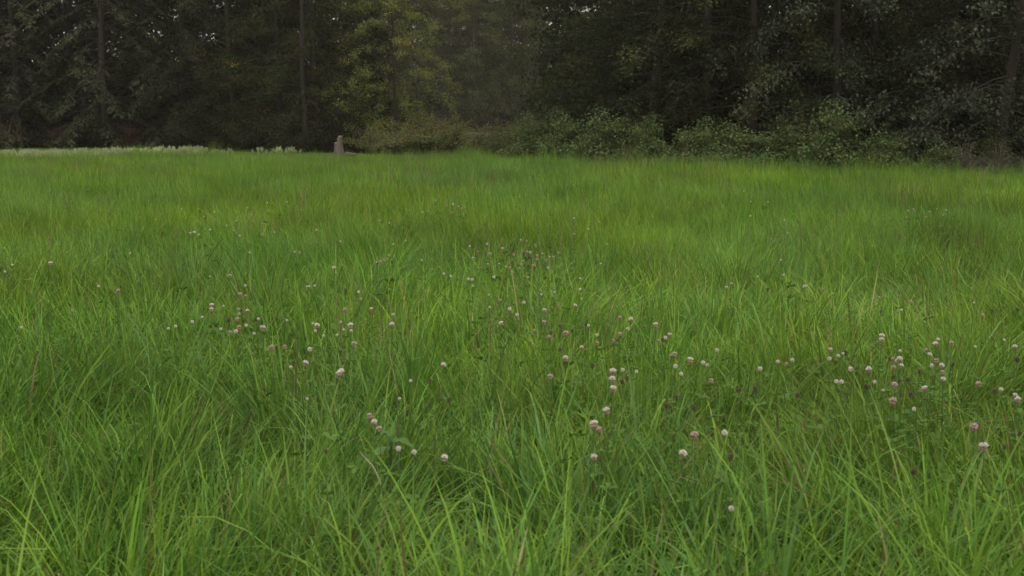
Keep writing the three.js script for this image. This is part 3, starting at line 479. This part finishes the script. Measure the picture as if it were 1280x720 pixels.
{
  const r = rngOf(901);
  for (const k of ['W', 'w', 'p', 'b']) {
    const spec = cloverKinds[k], list = cloverSpots[k];
    for (let i = 0; i < list.length; i += 2) {
      const x = list[i], z = list[i + 1], h = 0.385 + (k === 'b' ? -0.01 : 0.015 * (r() - 0.3)), t = thing(spec.name, spec.label, 'clover', spec.group), pair = spec.heads[Math.floor(r() * spec.heads.length)];
      t.position.set(x, ground(x, z), z); t.rotation.y = r() * 6.283;
      const st = mesh('stem', stemShape, M.grass, t); st.scale.set(1, h, 1);
      const sc = 0.66 + 0.4 * r(), lean = (r() - 0.5) * 0.9;
      const hd = mesh('flower_head', pair[0], M.petal, t); hd.position.y = h; hd.scale.setScalar(sc); hd.rotation.z = lean; hd.userData.kind = 'stuff';
      if (pair[1]) mesh('drooping_florets', pair[1], M.petal, hd).userData.kind = 'stuff';
      const n = z > -7 ? 2 : 1;
      for (let q = 0; q < n; q++) { const l = mesh('leaf', leafShapes[Math.floor(r() * 3)], M.grass, t); l.position.set(0.004, h * (0.72 - 0.25 * q), 0); l.rotation.set((r() - 0.5) * 0.6, r() * 6.28, (r() - 0.5) * 0.6); l.scale.setScalar(1.2); }
      const many = z > -4.6 ? 1 : Math.round((z > -8 ? 12 : 8) * (k === 'w' ? 0.1 : 0.25));
      for (let q = 0; q < many; q++) leafSpots.push([x + gauss(r) * 0.2, 0.17 + 0.17 * r(), z + gauss(r) * 0.2]);
    }
  }
  const im = new THREE.InstancedMesh(leafShapes[0], M.grass, leafSpots.length); im.name = 'clover_leaves';
  leafSpots.forEach(([x, y, z], i) => { dummy.position.set(x, y + ground(x, z), z); dummy.rotation.set(gauss(r) * 0.5, r() * 6.28, gauss(r) * 0.5); dummy.scale.setScalar(1.0 + 0.7 * r()); dummy.updateMatrix(); im.setMatrixAt(i, dummy.matrix); const q = 0.65 + 0.5 * r(); im.setColorAt(i, tint.setRGB(q, q, q)); });
  im.castShadow = im.receiveShadow = true; im.userData = { kind: 'stuff', label: 'three-part clover leaves scattered through the grass below the flowers', category: 'leaves' }; scene.add(im);
}

// ───────────────────────── single stalks and broad leaves
function stalk(label, x, z, h, lx, lz, color, spike) {
  const o = thing('grass_stalk', label, 'grass stalk'), s = new Shape(), p = [], q = [];
  for (let k = 0; k <= 6; k++) { const u = k / 6; p.push(V(lx * u * u, h * u, lz * u * u)); q.push(0.0014 * (1 - 0.5 * u)); }
  s.tube(p, q, 5, color); mesh('stem', s.geometry(true), M.grass, o);
  const e = new Shape(), r = rngOf(Math.round(h * 1000)); for (let k = 0; k < 40; k++) { const u = 1 - spike * k / 40, a = k * 2.4; e.leaf(lx * u * u, h * u, lz * u * u, Math.cos(a) * 0.35, 0.93, Math.sin(a) * 0.35, Math.sin(a), 0.2, -Math.cos(a), 0.011, 0.003, shade(color, r, 0.2)); }
  mesh('seed_spike', e.geometry(false), M.petal, o).userData.kind = 'stuff'; o.position.set(x, ground(x, z), z);
}
stalk('tall dark upright grass stalk standing beside the two-toned clover patch', 0.96, -3.25, 0.66, -0.05, 0.03, [0.1, 0.13, 0.04], 0.12);
stalk('dark slender grass stalk leaning in the near long grass', -0.72, -2.75, 0.47, 0.12, 0.05, [0.07, 0.1, 0.03], 0.1);
stalk('dark grass stalk beside the dense pink and white clover group', 1.1, -2.5, 0.44, 0.08, 0.03, [0.08, 0.1, 0.035], 0.14);
stalk('thin brownish grass stalk above the far dark clover heads', 0.55, -5.2, 0.56, 0.05, 0, [0.12, 0.1, 0.05], 0.16);
{
  const s = new Shape(), p = [V(0, 0, 0), V(0.02, -0.018, 0.012), V(0.045, -0.042, 0.02), V(0.062, -0.07, 0.03), V(0.075, -0.1, 0.04)]; s.tube(p, [0.0012, 0.002, 0.0024, 0.0022, 0.0012], 5, [0.3, 0.27, 0.17]);
  const m = mesh('dry_straw', s.geometry(true), M.petal, scene); m.userData = { label: 'pale dry straw lying bent across the near grass', category: 'straw' }; m.scale.setScalar(0.7); m.position.set(-0.36, 0.385, -2.75);
}
function dock(label, x, z, list) {
  const o = thing('dock_plant', label, 'weed');
  list.forEach(([a, L, h, c]) => {
    const s = new Shape(), n = 7, rows = [];
    for (let k = 0; k <= n; k++) { const u = k / n, w = L * 0.2 * Math.pow(Math.sin(Math.PI * Math.min(1, 0.06 + 0.94 * u)), 0.8), cx = Math.cos(a), cz = Math.sin(a), d = L * u, y = h + 0.35 * L * u - 0.55 * L * u * u, f = 0.25 * w; rows.push([s.v(cx * d - cz * w, y + f, cz * d + cx * w, c), s.v(cx * d, y, cz * d, c), s.v(cx * d + cz * w, y + f + 0.006 * Math.sin(k * 2.3), cz * d - cx * w, c)]); }
    for (let k = 0; k < n; k++) for (let q = 0; q < 2; q++) { s.t(rows[k][q], rows[k][q + 1], rows[k + 1][q + 1]); s.t(rows[k][q], rows[k + 1][q + 1], rows[k + 1][q]); }
    s.tube([V(0, 0, 0), V(0, h * 0.6, 0), V(Math.cos(a) * 0.004, h, Math.sin(a) * 0.004)], [0.002, 0.0017, 0.0013], 5, [0.11, 0.15, 0.05]);
    mesh('leaf', s.geometry(true), M.grass, o);
  });
  o.position.set(x, ground(x, z), z);
}
dock('broad dark leaved weed under the near pair of pink and white clover heads', -0.31, -2.98, [[0.5, 0.075, 0.32, [0.06, 0.13, 0.025]], [2.2, 0.07, 0.3, [0.07, 0.14, 0.03]], [4.0, 0.075, 0.33, [0.055, 0.12, 0.025]], [5.3, 0.06, 0.31, [0.065, 0.14, 0.03]]]);
dock('broad leaved weed low in the grass by a small white clover', 0.88, -2.22, [[0.2, 0.08, 0.2, [0.07, 0.15, 0.03]], [1.7, 0.07, 0.22, [0.06, 0.13, 0.028]], [3.3, 0.085, 0.21, [0.075, 0.15, 0.03]], [4.8, 0.07, 0.23, [0.06, 0.135, 0.03]]]);
plantBush('deadweed', 'pale_weed', 'small pale yellowish weed at the foot of the green thicket', 2.55, -26.6, 1, 0.6);

scene.fog = new THREE.FogExp2(0xf4efe2, 0.0003);

// ───────────────────────── render
const renderer = new THREE.WebGLRenderer({ antialias: true });
renderer.toneMapping = THREE.LinearToneMapping;
renderer.toneMappingExposure = EXPOSURE;
renderer.shadowMap.enabled = true;
renderer.setSize(1024, 576);
renderer.render(scene, camera);
